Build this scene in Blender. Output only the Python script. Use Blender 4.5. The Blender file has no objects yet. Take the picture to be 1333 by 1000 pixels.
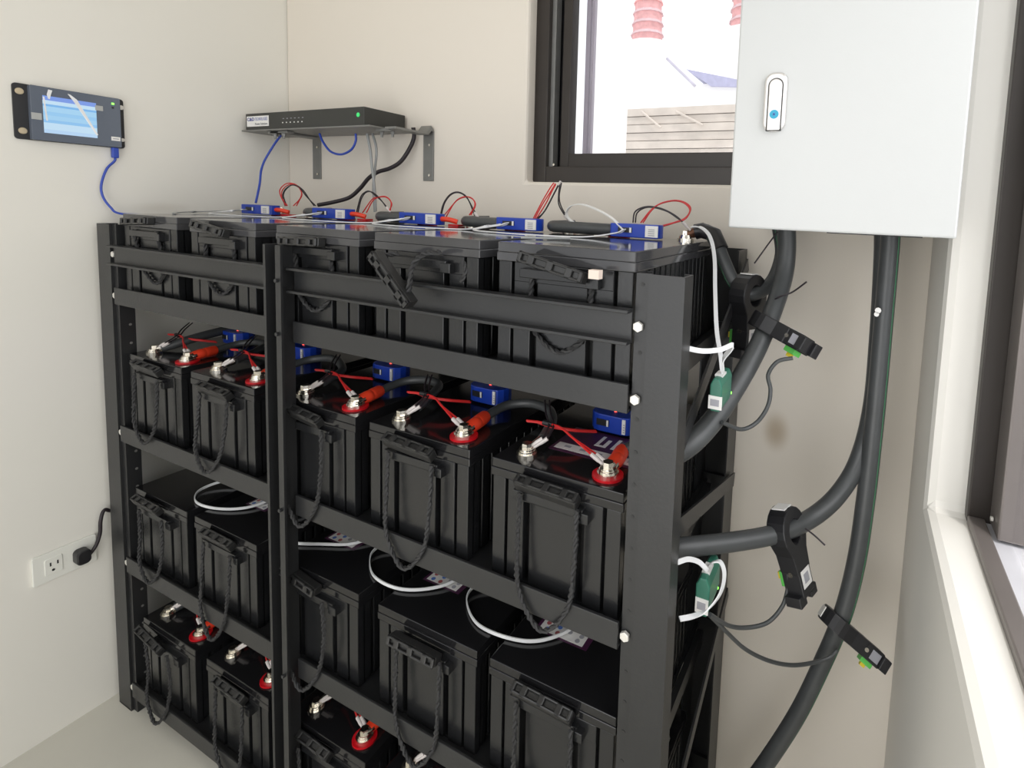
import bpy, bmesh, math, random
from mathutils import Vector, Matrix
random.seed(7)
C = bpy.context.scene.collection
SC = bpy.context.scene
V = Vector

# ------------------------------------------------------------------ camera
CAM = V((1.712672, -0.659036, 1.374153))
CR = V((0.905403, 0.422777, 0.038793)); CU = V((-0.072986, 0.064985, 0.995214)); CF = V((-0.418232, 0.903901, -0.089695))
FPX, PX, PY = 692.2737, 798.990, 334.759
cd = bpy.data.cameras.new('camera'); co = bpy.data.objects.new('camera', cd); C.objects.link(co)
m = Matrix((CR, CU, -CF)).transposed().to_4x4(); m.translation = CAM
co.matrix_world = m
cd.sensor_fit = 'HORIZONTAL'; cd.sensor_width = 36; cd.lens = FPX / 1333 * 36
cd.shift_x = (666.5 - PX) / 1333; cd.shift_y = (PY - 500) / 1333
cd.clip_start = 0.02; cd.clip_end = 200
SC.camera = co

def ray(x, y): return CF + CR * ((x - PX) / FPX) + CU * ((PY - y) / FPX)
def atY(x, y, Y): q = ray(x, y); return CAM + q * ((Y - CAM.y) / q.y)      # measured point on the plane Y
def atX(x, y, X): q = ray(x, y); return CAM + q * ((X - CAM.x) / q.x)      # measured point on the plane X

# ------------------------------------------------------------------ world, sun, light, exposure
w = bpy.data.worlds.new('world'); SC.world = w; w.use_nodes = True
nt = w.node_tree; nt.nodes.clear()
bg = nt.nodes.new('ShaderNodeBackground'); ou = nt.nodes.new('ShaderNodeOutputWorld')
bg.inputs['Color'].default_value = (0.97, 0.985, 1.0, 1); bg.inputs['Strength'].default_value = 1.6
nt.links.new(bg.outputs[0], ou.inputs[0])
def area(name, loc, direction, sx, sy, power, col=(1, 1, 1)):
    l = bpy.data.lights.new(name, 'AREA'); l.shape = 'RECTANGLE'; l.size = sx; l.size_y = sy; l.energy = power; l.color = col
    o = bpy.data.objects.new(name, l); C.objects.link(o); o.location = loc
    o.rotation_euler = V(direction).to_track_quat('-Z', 'Z').to_euler(); return o
area('window_daylight', (2.25, -0.35, 1.70), (-1, 0.1, -0.55), 1.0, 1.0, 9, (1, 0.99, 0.98))
area('rear_fill_light', (1.30, -1.35, 0.95), (0.12, 1, -0.03), 0.8, 1.7, 10, (1, 0.985, 0.96))  # added fill lamp behind the camera, brightens the right of the back wall
sl_ = bpy.data.lights.new('sun', 'SUN'); sl_.energy = 2.4; sl_.angle = math.radians(3); sl_.color = (1, 0.97, 0.93)
sun = bpy.data.objects.new('sun', sl_); C.objects.link(sun); sun.location = (3, -4, 9); sun.rotation_euler = V((-0.20, 0.24, -0.95)).to_track_quat('-Z', 'Y').to_euler()
SC.view_settings.view_transform = 'Standard'; SC.view_settings.look = 'None'
SC.view_settings.gamma = 1; SC.view_settings.use_curve_mapping = False
SC.view_settings.exposure = -0.28

# ------------------------------------------------------------------ materials
def mat(name, col, rough=0.5, metal=0.0, spec=0.5, emit=None, estr=0, noise=None, bump=None, coat=0):
    mm = bpy.data.materials.new(name); mm.use_nodes = True
    n = mm.node_tree.nodes; L = mm.node_tree.links; b = n['Principled BSDF']
    b.inputs['Base Color'].default_value = (*col, 1); b.inputs['Roughness'].default_value = rough
    b.inputs['Metallic'].default_value = metal; b.inputs['Specular IOR Level'].default_value = spec
    b.inputs['Coat Weight'].default_value = coat
    if emit: b.inputs['Emission Color'].default_value = (*emit, 1); b.inputs['Emission Strength'].default_value = estr
    tc = n.new('ShaderNodeTexCoord')
    if noise:
        sc_, amt = noise
        t = n.new('ShaderNodeTexNoise'); t.inputs['Scale'].default_value = sc_; t.inputs['Detail'].default_value = 6
        L.new(tc.outputs['Object'], t.inputs['Vector'])
        r = n.new('ShaderNodeMapRange'); r.inputs['To Min'].default_value = 1 - amt; r.inputs['To Max'].default_value = 1 + amt
        L.new(t.outputs['Fac'], r.inputs['Value'])
        mx = n.new('ShaderNodeMix'); mx.data_type = 'RGBA'; mx.blend_type = 'MULTIPLY'; mx.inputs['Factor'].default_value = 1
        mx.inputs['A'].default_value = (*col, 1); L.new(r.outputs[0], mx.inputs['B']); L.new(mx.outputs['Result'], b.inputs['Base Color'])
    if bump:
        sc_, st = bump
        t = n.new('ShaderNodeTexNoise'); t.inputs['Scale'].default_value = sc_; t.inputs['Detail'].default_value = 4
        L.new(tc.outputs['Object'], t.inputs['Vector'])
        bp = n.new('ShaderNodeBump'); bp.inputs['Strength'].default_value = st; bp.inputs['Distance'].default_value = 0.004
        L.new(t.outputs['Fac'], bp.inputs['Height']); L.new(bp.outputs[0], b.inputs['Normal'])
    return mm

M = dict(
    rack=mat('black_powder_coat', (0.018, 0.0185, 0.0195), 0.38, noise=(9, 0.25), bump=(180, 0.05)),
    case=mat('black_battery_plastic', (0.012, 0.0125, 0.0135), 0.26, noise=(14, 0.3), bump=(220, 0.05)),
    lid=mat('glossy_black_lid', (0.010, 0.010, 0.011), 0.12, noise=(5, 0.5), bump=(12, 0.03)),
    dust=mat('dusty_black_lid', (0.05, 0.05, 0.053), 0.08, noise=(7, 0.5)),
    grip=mat('black_handle_plastic', (0.018, 0.018, 0.018), 0.35),
    rope=mat('black_braided_rope', (0.022, 0.022, 0.023), 0.7),
    cable=mat('black_cable_sheath', (0.06, 0.064, 0.066), 0.38, noise=(30, 0.2)),
    thin=mat('black_thin_wire', (0.02, 0.014, 0.018), 0.5),
    green_line=mat('green_cable_stripe', (0.01, 0.12, 0.045), 0.4),
    red=mat('red_wire', (0.62, 0.025, 0.025), 0.4),
    boot=mat('red_heat_shrink', (0.80, 0.055, 0.02), 0.35),
    redpad=mat('red_terminal_washer', (0.55, 0.005, 0.012), 0.3),
    clear=mat('clear_crimp_sleeve', (0.65, 0.60, 0.58), 0.25),
    steel=mat('nickel_plated_steel', (0.78, 0.74, 0.66), 0.22, 1.0),
    bolt=mat('dull_bolt_head', (0.75, 0.73, 0.68), 0.45, 0.35),
    zinc=mat('grey_zinc_bracket', (0.24, 0.24, 0.23), 0.45, 0.5, noise=(30, 0.15)),
    blue=mat('blue_sensor_plastic', (0.010, 0.050, 0.42), 0.28),
    bluewire=mat('blue_network_cable', (0.03, 0.07, 0.42), 0.4),
    white=mat('white_flat_cable', (0.78, 0.79, 0.80), 0.4),
    greyc=mat('grey_cable', (0.30, 0.31, 0.31), 0.45),
    paper=mat('white_sticker', (0.82, 0.81, 0.79), 0.5),
    pink=mat('pinkish_paper_tag', (0.72, 0.60, 0.52), 0.6),
    ink=mat('dark_print', (0.06, 0.06, 0.08), 0.5),
    greyink=mat('grey_print', (0.36, 0.36, 0.40), 0.5),
    navy=mat('navy_print', (0.045, 0.06, 0.28), 0.5),
    lilac=mat('lilac_print', (0.22, 0.25, 0.48), 0.5),
    purple=mat('dark_purple_print', (0.06, 0.014, 0.05), 0.4),
    redink=mat('red_print', (0.45, 0.12, 0.13), 0.5),
    blueink=mat('blue_print', (0.10, 0.20, 0.55), 0.5),
    led_red=mat('red_led', (1, .1, .1), 0.3, emit=(1, 0.08, 0.05), estr=5),
    led_green=mat('green_led', (.1, 1, .1), 0.3, emit=(0.25, 1, 0.08), estr=3),
    green_dot=mat('green_indicator', (0.05, 0.6, 0.16), 0.3, emit=(0.05, 0.8, 0.2), estr=0.4),
    router=mat('black_steel_box', (0.03, 0.031, 0.028), 0.4, noise=(20, 0.2)),
    bezel=mat('dark_slate_panel', (0.12, 0.14, 0.18), 0.16),
    black=mat('matt_black_plastic', (0.014, 0.014, 0.016), 0.4),
    brass=mat('brass_screw', (0.62, 0.52, 0.36), 0.3, 0.8),
    copper=mat('dark_copper', (0.16, 0.08, 0.05), 0.35, 0.8),
    film=mat('peeling_protective_film', (0.85, 0.86, 0.88), 0.2),
    tape=mat('grey_tape_tab', (0.42, 0.43, 0.42), 0.4),
    sgreen=mat('teal_green_housing', (0.035, 0.17, 0.115), 0.35),
    plug=mat('green_terminal_plug', (0.12, 0.55, 0.10), 0.4),
    yellow=mat('yellow_wire', (0.8, 0.6, 0.05), 0.4),
    cab=mat('white_cabinet_paint', (0.555, 0.565, 0.558), 0.35, bump=(300, 0.03)),
    chrome=mat('satin_metal', (0.72, 0.70, 0.68), 0.32, 0.75),
    teal=mat('teal_badge', (0.02, 0.33, 0.50), 0.35),
    outlet=mat('ivory_wall_plate', (0.80, 0.80, 0.74), 0.35),
    hole=mat('dark_hole', (0.02, 0.02, 0.02), 0.6),
    frame=mat('brown_window_frame', (0.032, 0.026, 0.022), 0.38, 0.2, noise=(12, 0.2)),
    stile=mat('greyish_brown_sash', (0.17, 0.15, 0.14), 0.35, 0.2, noise=(6, 0.2)),
    track=mat('pale_window_track', (0.70, 0.70, 0.74), 0.3, 0.2, noise=(20, 0.1)),
    screen_frame=mat('grey_screen_frame', (0.42, 0.38, 0.45), 0.5),
    floor=mat('pale_screed_floor', (0.62, 0.60, 0.53), 0.5, noise=(5, 0.06), bump=(40, 0.06)),
    ceil=mat('white_ceiling', (0.82, 0.80, 0.76), 0.8),
    towerred=mat('red_brick_tower', (0.75, 0.40, 0.40), 0.7, noise=(4, 0.3)),
    towergrey=mat('grey_tower_roof', (0.50, 0.48, 0.56), 0.7, noise=(5, 0.25)),
    towerpale=mat('pale_pink_eave', (0.62, 0.45, 0.47), 0.7, noise=(4, 0.2)),
    pale=mat('white_render', (0.85, 0.84, 0.83), 0.8),
    roof=mat('blue_grey_roof', (0.42, 0.42, 0.58), 0.7, noise=(8, 0.2)),
    plank=mat('weathered_planks', (0.62, 0.56, 0.50), 0.8, noise=(6, 0.25)),
)
def glass_mat():
    mm = bpy.data.materials.new('window_glass'); mm.use_nodes = True
    n = mm.node_tree.nodes; L = mm.node_tree.links; n.clear()
    o = n.new('ShaderNodeOutputMaterial'); t = n.new('ShaderNodeBsdfTransparent'); g = n.new('ShaderNodeBsdfGlossy')
    g.inputs['Roughness'].default_value = 0.03; t.inputs['Color'].default_value = (0.97, 0.97, 0.975, 1)
    lw = n.new('ShaderNodeLayerWeight'); lw.inputs['Blend'].default_value = 0.5
    pw = n.new('ShaderNodeMath'); pw.operation = 'POWER'; pw.inputs[1].default_value = 5; L.new(lw.outputs['Facing'], pw.inputs[0])
    f = n.new('ShaderNodeMath'); f.operation = 'MULTIPLY_ADD'; f.inputs[1].default_value = 0.5; f.inputs[2].default_value = 0.02; L.new(pw.outputs[0], f.inputs[0]); mx = n.new('ShaderNodeMixShader')
    L.new(f.outputs[0], mx.inputs[0]); L.new(t.outputs[0], mx.inputs[1]); L.new(g.outputs[0], mx.inputs[2]); L.new(mx.outputs[0], o.inputs[0])
    return mm
M['glass'] = glass_mat()
def plaster(name, col, stains_and_patches):
    mm = mat(name, col, 0.75, spec=0.25, noise=(2.2, 0.02), bump=(25, 0.06))
    n = mm.node_tree.nodes; L = mm.node_tree.links; b = n['Principled BSDF']
    src = b.inputs['Base Color'].links[0].from_socket
    tc = [x for x in n if x.type == 'TEX_COORD'][0]
    for (p, rx, rz, c, amt) in stains_and_patches:       # dirt marks and a pale patch, each with its own place on the paint
        mp = n.new('ShaderNodeMapping'); mp.inputs['Location'].default_value = (-p[0] / rx, -p[1] / rx, -p[2] / rz); mp.inputs['Scale'].default_value = (1 / rx, 1 / rx, 1 / rz)
        L.new(tc.outputs['Object'], mp.inputs['Vector'])
        ln = n.new('ShaderNodeVectorMath'); ln.operation = 'LENGTH'; L.new(mp.outputs[0], ln.inputs[0])
        r = n.new('ShaderNodeMapRange'); r.interpolation_type = 'SMOOTHSTEP'; r.inputs['From Min'].default_value = 1; r.inputs['From Max'].default_value = 0.1; r.inputs['To Min'].default_value = 0; r.inputs['To Max'].default_value = amt
        L.new(ln.outputs['Value'], r.inputs['Value'])
        mx = n.new('ShaderNodeMix'); mx.data_type = 'RGBA'; L.new(r.outputs[0], mx.inputs['Factor']); L.new(src, mx.inputs['A']); mx.inputs['B'].default_value = (*c, 1)
        src = mx.outputs['Result']
    L.new(src, b.inputs['Base Color']); return mm
def screen_mat():
    mm = bpy.data.materials.new('lit_touch_screen'); mm.use_nodes = True
    n = mm.node_tree.nodes; L = mm.node_tree.links; b = n['Principled BSDF']
    tc = n.new('ShaderNodeTexCoord'); sp = n.new('ShaderNodeSeparateXYZ'); L.new(tc.outputs['Object'], sp.inputs[0])
    mr = n.new('ShaderNodeMapRange'); mr.inputs['From Min'].default_value = 1.500; mr.inputs['From Max'].default_value = 1.585
    L.new(sp.outputs['Z'], mr.inputs['Value'])
    cr = n.new('ShaderNodeValToRGB'); L.new(mr.outputs[0], cr.inputs[0]); e = cr.color_ramp; e.interpolation = 'CONSTANT'
    cols = [(0, (.52, .74, .98)), (.10, (.60, .82, 1)), (.28, (.30, .60, .93)), (.36, (.40, .70, .97)), (.48, (.34, .65, .95)), (.58, (.42, .72, .98)), (.72, (.22, .52, .90)), (.78, (.60, .82, 1)), (.88, (.22, .36, .85))]
    e.elements[0].position = 0; e.elements[0].color = (*cols[0][1], 1)
    e.elements[1].position = cols[1][0]; e.elements[1].color = (*cols[1][1], 1)
    for p, c in cols[2:]:
        q = e.elements.new(p); q.color = (*c, 1)
    b.inputs['Base Color'].default_value = (0.02, 0.02, 0.03, 1); b.inputs['Roughness'].default_value = 0.15
    L.new(cr.outputs[0], b.inputs['Emission Color']); b.inputs['Emission Strength'].default_value = 1.05
    return mm
M['screen'] = screen_mat()

# ------------------------------------------------------------------ mesh builder
class MB:
    def __init__(s): s.v = []; s.f = []
    def add(s, vs, fs):
        k = len(s.v); s.v += [V(x) for x in vs]; s.f += [tuple(i + k for i in f) for f in fs]; return s
    def box(s, x0, x1, y0, y1, z0, z1, mtx=None):
        vs = [V((x, y, z)) for z in (z0, z1) for y in (y0, y1) for x in (x0, x1)]
        if mtx is not None: vs = [mtx @ q for q in vs]
        return s.add(vs, [(0, 2, 3, 1), (4, 5, 7, 6), (0, 1, 5, 4), (2, 6, 7, 3), (0, 4, 6, 2), (1, 3, 7, 5)])
    def prism(s, poly, fn, a, b):
        n = len(poly); vs = [fn(p, q, a) for p, q in poly] + [fn(p, q, b) for p, q in poly]
        fs = [tuple(range(n))[::-1], tuple(range(n, 2 * n))] + [(i, (i + 1) % n, (i + 1) % n + n, i + n) for i in range(n)]
        return s.add(vs, fs)
    def frames(s, pts):
        pts = [V(p) for p in pts]; T = []
        for i in range(len(pts)):
            t = pts[min(i + 1, len(pts) - 1)] - pts[max(i - 1, 0)]
            T.append(t.normalized() if t.length > 1e-9 else V((0, 0, 1)))
        ref = V((0, 0, 1)) if abs(T[0].z) < .9 else V((1, 0, 0))
        nrm = (ref - T[0] * ref.dot(T[0])).normalized(); N = [nrm]
        for i in range(1, len(pts)):
            nrm = T[i - 1].rotation_difference(T[i]) @ nrm; nrm = (nrm - T[i] * nrm.dot(T[i])).normalized(); N.append(nrm)
        return pts, T, N
    def tube(s, pts, r, n=8):
        pts, T, N = s.frames(pts); k = len(pts); rr = r if isinstance(r, (list, tuple)) else [r] * k
        vs = []; fs = []
        for p, t, nn, q in zip(pts, T, N, rr):
            b = t.cross(nn)
            for j in range(n):
                a = 2 * math.pi * j / n; vs.append(p + (nn * math.cos(a) + b * math.sin(a)) * q)
        for i in range(k - 1):
            for j in range(n):
                fs.append((i * n + j, i * n + (j + 1) % n, (i + 1) * n + (j + 1) % n, (i + 1) * n + j))
        fs += [tuple(range(n))[::-1], tuple(range((k - 1) * n, k * n))]
        return s.add(vs, fs)
    def rope(s, pts, r, pitch=0.022, n=5):
        pts, T, N = s.frames(pts)
        for ph in (0, math.pi):
            d = 0; q = []
            for i, (p, t, nn) in enumerate(zip(pts, T, N)):
                if i: d += (p - pts[i - 1]).length
                a = ph + d / pitch * 2 * math.pi; q.append(p + (nn * math.cos(a) + t.cross(nn) * math.sin(a)) * r * .52)
            s.tube(q, r * .62, n)
        return s
    def ribbon(s, pts, wdt, th, side):
        pts = [V(p) for p in pts]; vs = []; fs = []
        for i, p in enumerate(pts):
            t = (pts[min(i + 1, len(pts) - 1)] - pts[max(i - 1, 0)]).normalized()
            sd = V(side[i] if isinstance(side, list) else side); sd = (sd - t * sd.dot(t)).normalized(); u = t.cross(sd)
            vs += [p + sd * wdt / 2 + u * th / 2, p - sd * wdt / 2 + u * th / 2, p - sd * wdt / 2 - u * th / 2, p + sd * wdt / 2 - u * th / 2]
        for i in range(len(pts) - 1):
            for j in range(4): fs.append((i * 4 + j, i * 4 + (j + 1) % 4, i * 4 + 4 + (j + 1) % 4, i * 4 + 4 + j))
        k = len(pts) * 4 - 4
        fs += [(3, 2, 1, 0), (k, k + 1, k + 2, k + 3)]
        return s.add(vs, fs)
    def cyl(s, p0, p1, r, n=14, r1=None):
        p0, p1 = V(p0), V(p1); return s.tube([p0, p1], [r, r if r1 is None else r1], n)
    def disc(s, c, ax, r, th, n=16):
        c = V(c); ax = V(ax).normalized(); return s.tube([c, c + ax * th], r, n)
    def mesh(s, name, material, off=V((0, 0, 0)), smooth=False):
        me = bpy.data.meshes.new(name); me.from_pydata([tuple(v - off) for v in s.v], [], s.f); me.update()
        bm = bmesh.new(); bm.from_mesh(me); bmesh.ops.recalc_face_normals(bm, faces=bm.faces); bm.to_mesh(me); bm.free()
        me.materials.append(M[material] if isinstance(material, str) else material)
        if smooth:
            me.polygons.foreach_set('use_smooth', [True] * len(me.polygons))
            try: me.set_sharp_from_angle(angle=math.radians(40))
            except Exception: pass
        return me
    def build(s, name, material, parent=None, smooth=False, bevel=0, off=None):
        if off is None: off = world_off(parent)
        o = bpy.data.objects.new(name, s.mesh(name, material, off, smooth)); C.objects.link(o)
        if parent: o.parent = parent
        else: o.location = off
        if bevel: bev(o, bevel)
        return o
def world_off(p):
    o = V((0, 0, 0))
    while p: o += p.location; p = p.parent
    return o
def bev(o, wd, seg=2):
    b = o.modifiers.new('bevel', 'BEVEL'); b.width = wd; b.segments = seg; b.limit_method = 'ANGLE'; b.angle_limit = math.radians(50)
def tag(o, label, cat, group=None):
    o['label'] = label; o['category'] = cat
    if group: o['group'] = group
    return o
def thing(name, label, cat, loc, group=None):
    o = bpy.data.objects.new(name, None); o.empty_display_size = 0.02; C.objects.link(o); o.location = loc
    return tag(o, label, cat, group)
def child(name, me, parent, loc=(0, 0, 0), bevel=0):
    o = bpy.data.objects.new(name, me); C.objects.link(o); o.parent = parent; o.location = loc
    if bevel: bev(o, bevel)
    return o
def struct(name, mb, material, bevel=0, smooth=False, parent=None):
    o = mb.build(name, material, parent, smooth, bevel)
    if not parent: o['kind'] = 'structure'
    return o
def cr(pts, n=10):                                   # Catmull-Rom through the points
    P = [V(p) for p in pts]; P = [P[0] * 2 - P[1]] + P + [P[-1] * 2 - P[-2]]; out = []
    for i in range(1, len(P) - 2):
        a, b, c, d = P[i - 1:i + 3]
        for k in range(n):
            t = k / n; out.append(.5 * ((2 * b) + (c - a) * t + (2 * a - 5 * b + 4 * c - d) * t * t + (3 * b - a - 3 * c + d) * t ** 3))
    out.append(P[-2]); return out
XYZ = lambda p, q, a: V((p, q, a)); XZY = lambda p, q, a: V((p, a, q)); YZX = lambda p, q, a: V((a, p, q))
def text_mesh(txt, size, material, origin, xdir, zdir, bold=0.0, width=None, align='CENTER'):
    cu = bpy.data.curves.new('lettering', 'FONT'); cu.body = txt; cu.size = size; cu.align_x = align; cu.align_y = 'CENTER'; cu.offset = bold; cu.resolution_u = 2
    o = bpy.data.objects.new('lettering', cu); C.objects.link(o)
    me = bpy.data.meshes.new_from_object(o.evaluated_get(bpy.context.evaluated_depsgraph_get()))
    bpy.data.objects.remove(o); bpy.data.curves.remove(cu)
    X, Z = V(xdir).normalized(), V(zdir).normalized(); origin = V(origin); k = 1
    if width:
        xs = [v.co.x for v in me.vertices]; k = width / max(1e-6, max(xs) - min(xs))
    for v in me.vertices: v.co = origin + X * v.co.x * k + Z * v.co.y
    me.materials.clear(); me.materials.append(M[material]); return me
def lettering(parent, *a, **k):
    me = text_mesh(*a, **k); off = world_off(parent)
    for v in me.vertices: v.co -= off
    return child('lettering', me, parent)

# ================================================================== THE ROOM
YB, XL, XR, ZC = 0.51, -0.041, 1.835, 2.55
floor = MB().box(XL - .2, XR + .2, -2.6, YB + .2, -.1, 0)
struct('floor', floor, 'floor')
wall_paint = plaster('warm_white_plaster_left', (0.80, 0.78, 0.72), [((0.0, 0.15, 1.33), .10, .022, (.52, .45, .36), .35), ((0, -.05, .95), .30, .2, (.84, .81, .78), .25)])  # a smudge, then a broad patch slightly paler than the base
struct('wall_left', MB().box(XL - .2, XL, -1.5, YB + .2, 0, ZC), wall_paint)
# back wall with the window opening
WX0, WX1, WZ0, WZ1 = 0.908, 1.72, 1.437, 2.02
sp = atY(1010, 562, YB); sp2 = atY(985, 705, YB)
def holed(fn, u0, u1, v0, v1, a0, a1, b0, b1, f, bk):
    # one slab with a rectangular opening; fn(u, v, depth) -> point
    us, vs_ = (u0, a0, a1, u1), (v0, b0, b1, v1); mb = MB(); P = []
    for d in (f, bk):
        for v in vs_:
            for u in us: P.append(fn(u, v, d))
    F = []
    for k in (0, 16):
        for r_ in range(3):
            for c_ in range(3):
                if (r_, c_) == (1, 1): continue
                i = k + r_ * 4 + c_; F.append((i, i + 1, i + 5, i + 4))
    for a, b in ((5, 6), (6, 10), (10, 9), (9, 5)): F.append((a, b, b + 16, a + 16))
    per = [0, 1, 2, 3, 7, 11, 15, 14, 13, 12, 8, 4]
    for q in range(12): a, b = per[q], per[(q + 1) % 12]; F.append((a, b, b + 16, a + 16))
    return mb.add(P, F)
bw = holed(lambda u, v, d: V((u, d, v)), XL, XR + .2, 0, ZC, WX0, WX1, WZ0, WZ1, YB, YB + .2)
back_paint = plaster('warm_white_plaster_back', (0.78, 0.725, 0.645), [((sp.x, YB, sp.z), .036, .055, (.42, .33, .22), .75), ((sp2.x, YB, sp2.z), .05, .06, (.55, .50, .42), .3)])
struct('wall_back', bw, back_paint, bevel=.008)
# right wall with the deep window opening
RY1, RZ0, RZ1, RY0 = 0.286, 0.925, 2.15, -0.88
rw = holed(lambda u, v, d: V((d, u, v)), -1.5, YB, 0, ZC, RY0, RY1, RZ0, RZ1, XR, XR + .2)
right_paint = plaster('warm_white_plaster_right', (0.79, 0.77, 0.72), [])
rwo = struct('wall_right', rw, right_paint, bevel=.014)
struct('ceiling', MB().box(XL - .2, XR + .2, -1.5, YB + .2, ZC, ZC + .1), 'ceil')

# back window: frame, sash and pane
wn = thing('window_1', 'x', 'x', (WX0, YB + .07, WZ0)); del wn['label']; del wn['category']; wn['kind'] = 'structure'
def ring(x0, x1, z0, z1, b, y0, y1, bb=None):
    bb = b if bb is None else bb
    return MB().box(x0, x0 + b, y0, y1, z0, z1).box(x1 - b, x1, y0, y1, z0, z1).box(x0 + b, x1 - b, y0, y1, z0, z0 + bb).box(x0 + b, x1 - b, y0, y1, z1 - b, z1)
ring(WX0, WX1, WZ0, WZ1, .040, YB + .035, YB + .13, .042).build('outer_frame', 'frame', wn, bevel=.002)
sash = ring(WX0 + .066, WX1 - .04, WZ0 + .042, WZ1 - .04, .026, YB + .062, YB + .098, .036).build('sash', 'frame', wn, bevel=.002)
MB().box(WX0 + .040, WX0 + .052, YB + .05, YB + .075, WZ0 + .042, WZ1 - .04).build('lit_frame_side', 'zinc', wn)  # pale strip painted in for the frame's inner side catching light
MB().box(WX0 + .04, WX0 + .068, YB + .085, YB + .12, WZ0 + .042, WZ1 - .04).build('frame_rebate', 'black', wn)
MB().box(WX0 + .090, WX1 - .064, YB + .079, YB + .083, WZ0 + .078, WZ1 - .076).build('pane', 'glass', sash)
MB().box(WX0 + .110, WX0 + .122, YB + .105, YB + .118, WZ0 + .042, WZ1 - .04).box(WX0 + .128, WX0 + .134, YB + .105, YB + .118, WZ0 + .042, WZ1 - .04).build('screen_stile', 'screen_frame', wn)
MB().disc((WX0 + .056, YB + .05, WZ0 + .048), (0, -1, 0), .003, .002, 8).build('screw', 'steel', wn)

# right window: frame post, sash stile, bottom track, pane
wr = thing('window_2', 'x', 'x', (1.89, RY1, RZ0)); del wr['label']; del wr['category']; wr['kind'] = 'structure'
MB().box(1.888, 1.985, RY1 - .022, RY1, RZ0, RZ1).build('frame_post', 'frame', wr, bevel=.002)
MB().box(1.888, 1.985, RY0, RY0 + .022, RZ0, RZ1).build('frame_post', 'frame', wr, bevel=.002)
MB().box(1.888, 1.985, RY0 + .022, RY1 - .022, RZ1 - .04, RZ1).build('frame_head', 'frame', wr)
MB().box(1.888, 1.910, RY0 + .022, RY1 - .022, RZ0 - .002, RZ0 + .012).build('frame_sill_lip', 'stile', wr, bevel=.002)
MB().box(1.910, 2.06, RY0 + .022, RY1 - .022, RZ0 - .002, RZ0 + .006).build('bottom_track', 'track', wr)
st = MB().box(1.915, 1.955, RY1 - .075, RY1 - .024, RZ0 + .010, RZ1 - .04).build('sash_stile', 'stile', wr, bevel=.003)
MB().box(1.932, 1.936, RY0 + .022, RY1 - .075, RZ0 + .012, RZ1 - .04).build('pane', 'glass', wr)
MB().disc((1.9135, RY1 - .05, RZ0 + .028), (-1, 0, 0), .0035, .003, 10).build('screw', 'bolt', wr)

# ================================================================== OUTSIDE, SEEN THROUGH THE BACK WINDOW
def tower(px, py_base, Y, wdt, label):
    b = atY(px, py_base, Y); r = wdt / 2
    t = thing('tiered_tower', label, 'tower', (b.x, b.y, -1.0))
    MB().cyl((b.x, b.y, -1.0), b + V((0, 0, r * .2)), r * 1.25, 12).build('tower_base', 'pale', t)
    z = b.z + r * .2
    for k in range(4):
        rr = r * (1.0 - .04 * k); h = r * .62
        MB().cyl((b.x, b.y, z), (b.x, b.y, z + h * .72), rr * .92, 12).build('storey', 'towerred', t)
        MB().cyl((b.x, b.y, z + h * .72), (b.x, b.y, z + h), rr * 1.02, 12, rr * .92).build('eave', 'towerpale' if k < 3 else 'towerred', t)
        z += h
    MB().cyl((b.x, b.y, z), (b.x, b.y, z + r * .9), r * .75, 12, r * .3).build('tower_roof', 'towergrey', t)
    MB().cyl((b.x, b.y, z + r * .9), (b.x, b.y, z + r * 2.2), r * .3, 8, r * .06).build('spire', 'towergrey', t)
tower(842, 62, 30, 2.0, 'hazy red tiered tower seen whole through the back window')
tower(972, 45, 30, 2.0, 'hazy red tiered tower half hidden by the white cabinet edge')
# neighbour's house with a pitched roof
p0 = atY(875, 112, 14); p1 = atY(1010, 112, 14); rt = atY(885, 90, 14)
h = thing('neighbour_house', 'pale neighbouring house with a blue grey pitched roof beyond the window', 'house', (p0.x, 14, -1.0))
MB().box(p0.x - .2, p1.x + 1.5, 14, 18, -1.0, p0.z).build('house_wall', 'pale', h)
rf = MB()
rp_ = [atY(893, 90, 13.9), atY(958, 103, 13.9), atY(1010, 111, 13.9), atY(1010, 114, 13.9), atY(925, 112, 13.9)]
rf.prism([(q.x, q.z) for q in rp_], XZY, 13.9, 17).build('pitched_roof', 'roof', h)
g0 = atY(868, 76, 13.4); g1 = atY(905, 112, 13.4)
MB().tube([g0, g1], .04, 6).build('roof_edge', 'towergrey', h)
# white rendered wall and plank siding of the next building
q0 = atY(800, 143, 5); q1 = atY(1000, 143, 5); qz = atY(850, 205, 5).z
sb = thing('plank_sided_shed', 'weathered plank sided shed low outside the window', 'shed', (q0.x, 5, -1.0))
MB().box(q0.x - .1, q1.x + 1.5, 5.05, 7, -1.0, q0.z).build('shed_wall', 'pale', sb)
n = 6; dz = (q0.z - qz) / n
for k in range(n + 3):
    z = q0.z - (k + 1) * dz
    MB().box(q0.x, q1.x + 1.2, 5.0 + .012 * (k % 2), 5.05, z + .008, z + dz).build('plank', 'plank', sb)
pa, pb = atY(835, 145, 4.97), atY(860, 166, 4.97)
MB().tube([pa, pb], .012, 6).build('diagonal_brace', 'plank', sb)
pa, pb = atY(880, 145, 4.97), atY(915, 163, 4.97)
MB().tube([pa, pb], .012, 6).build('diagonal_brace', 'plank', sb)
w0, w1 = atY(772, 0, 3.4), atY(799, 198, 3.4)
tag(MB().box(w0.x + .0, w1.x + .02, 3.4, 3.6, -.5, 4.4).build('boundary_wall', 'pale', off=V(((w0.x + w1.x) / 2, 3.5, -.5))), 'tall white rendered pillar just outside the back window', 'pillar')
tag(MB().box(-40, 45, .9, 70, -1.2, -1.0).build('yard_ground', 'pale', off=V((2, 30, -1.0))), 'pale open ground outside the building', 'ground')

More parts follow.
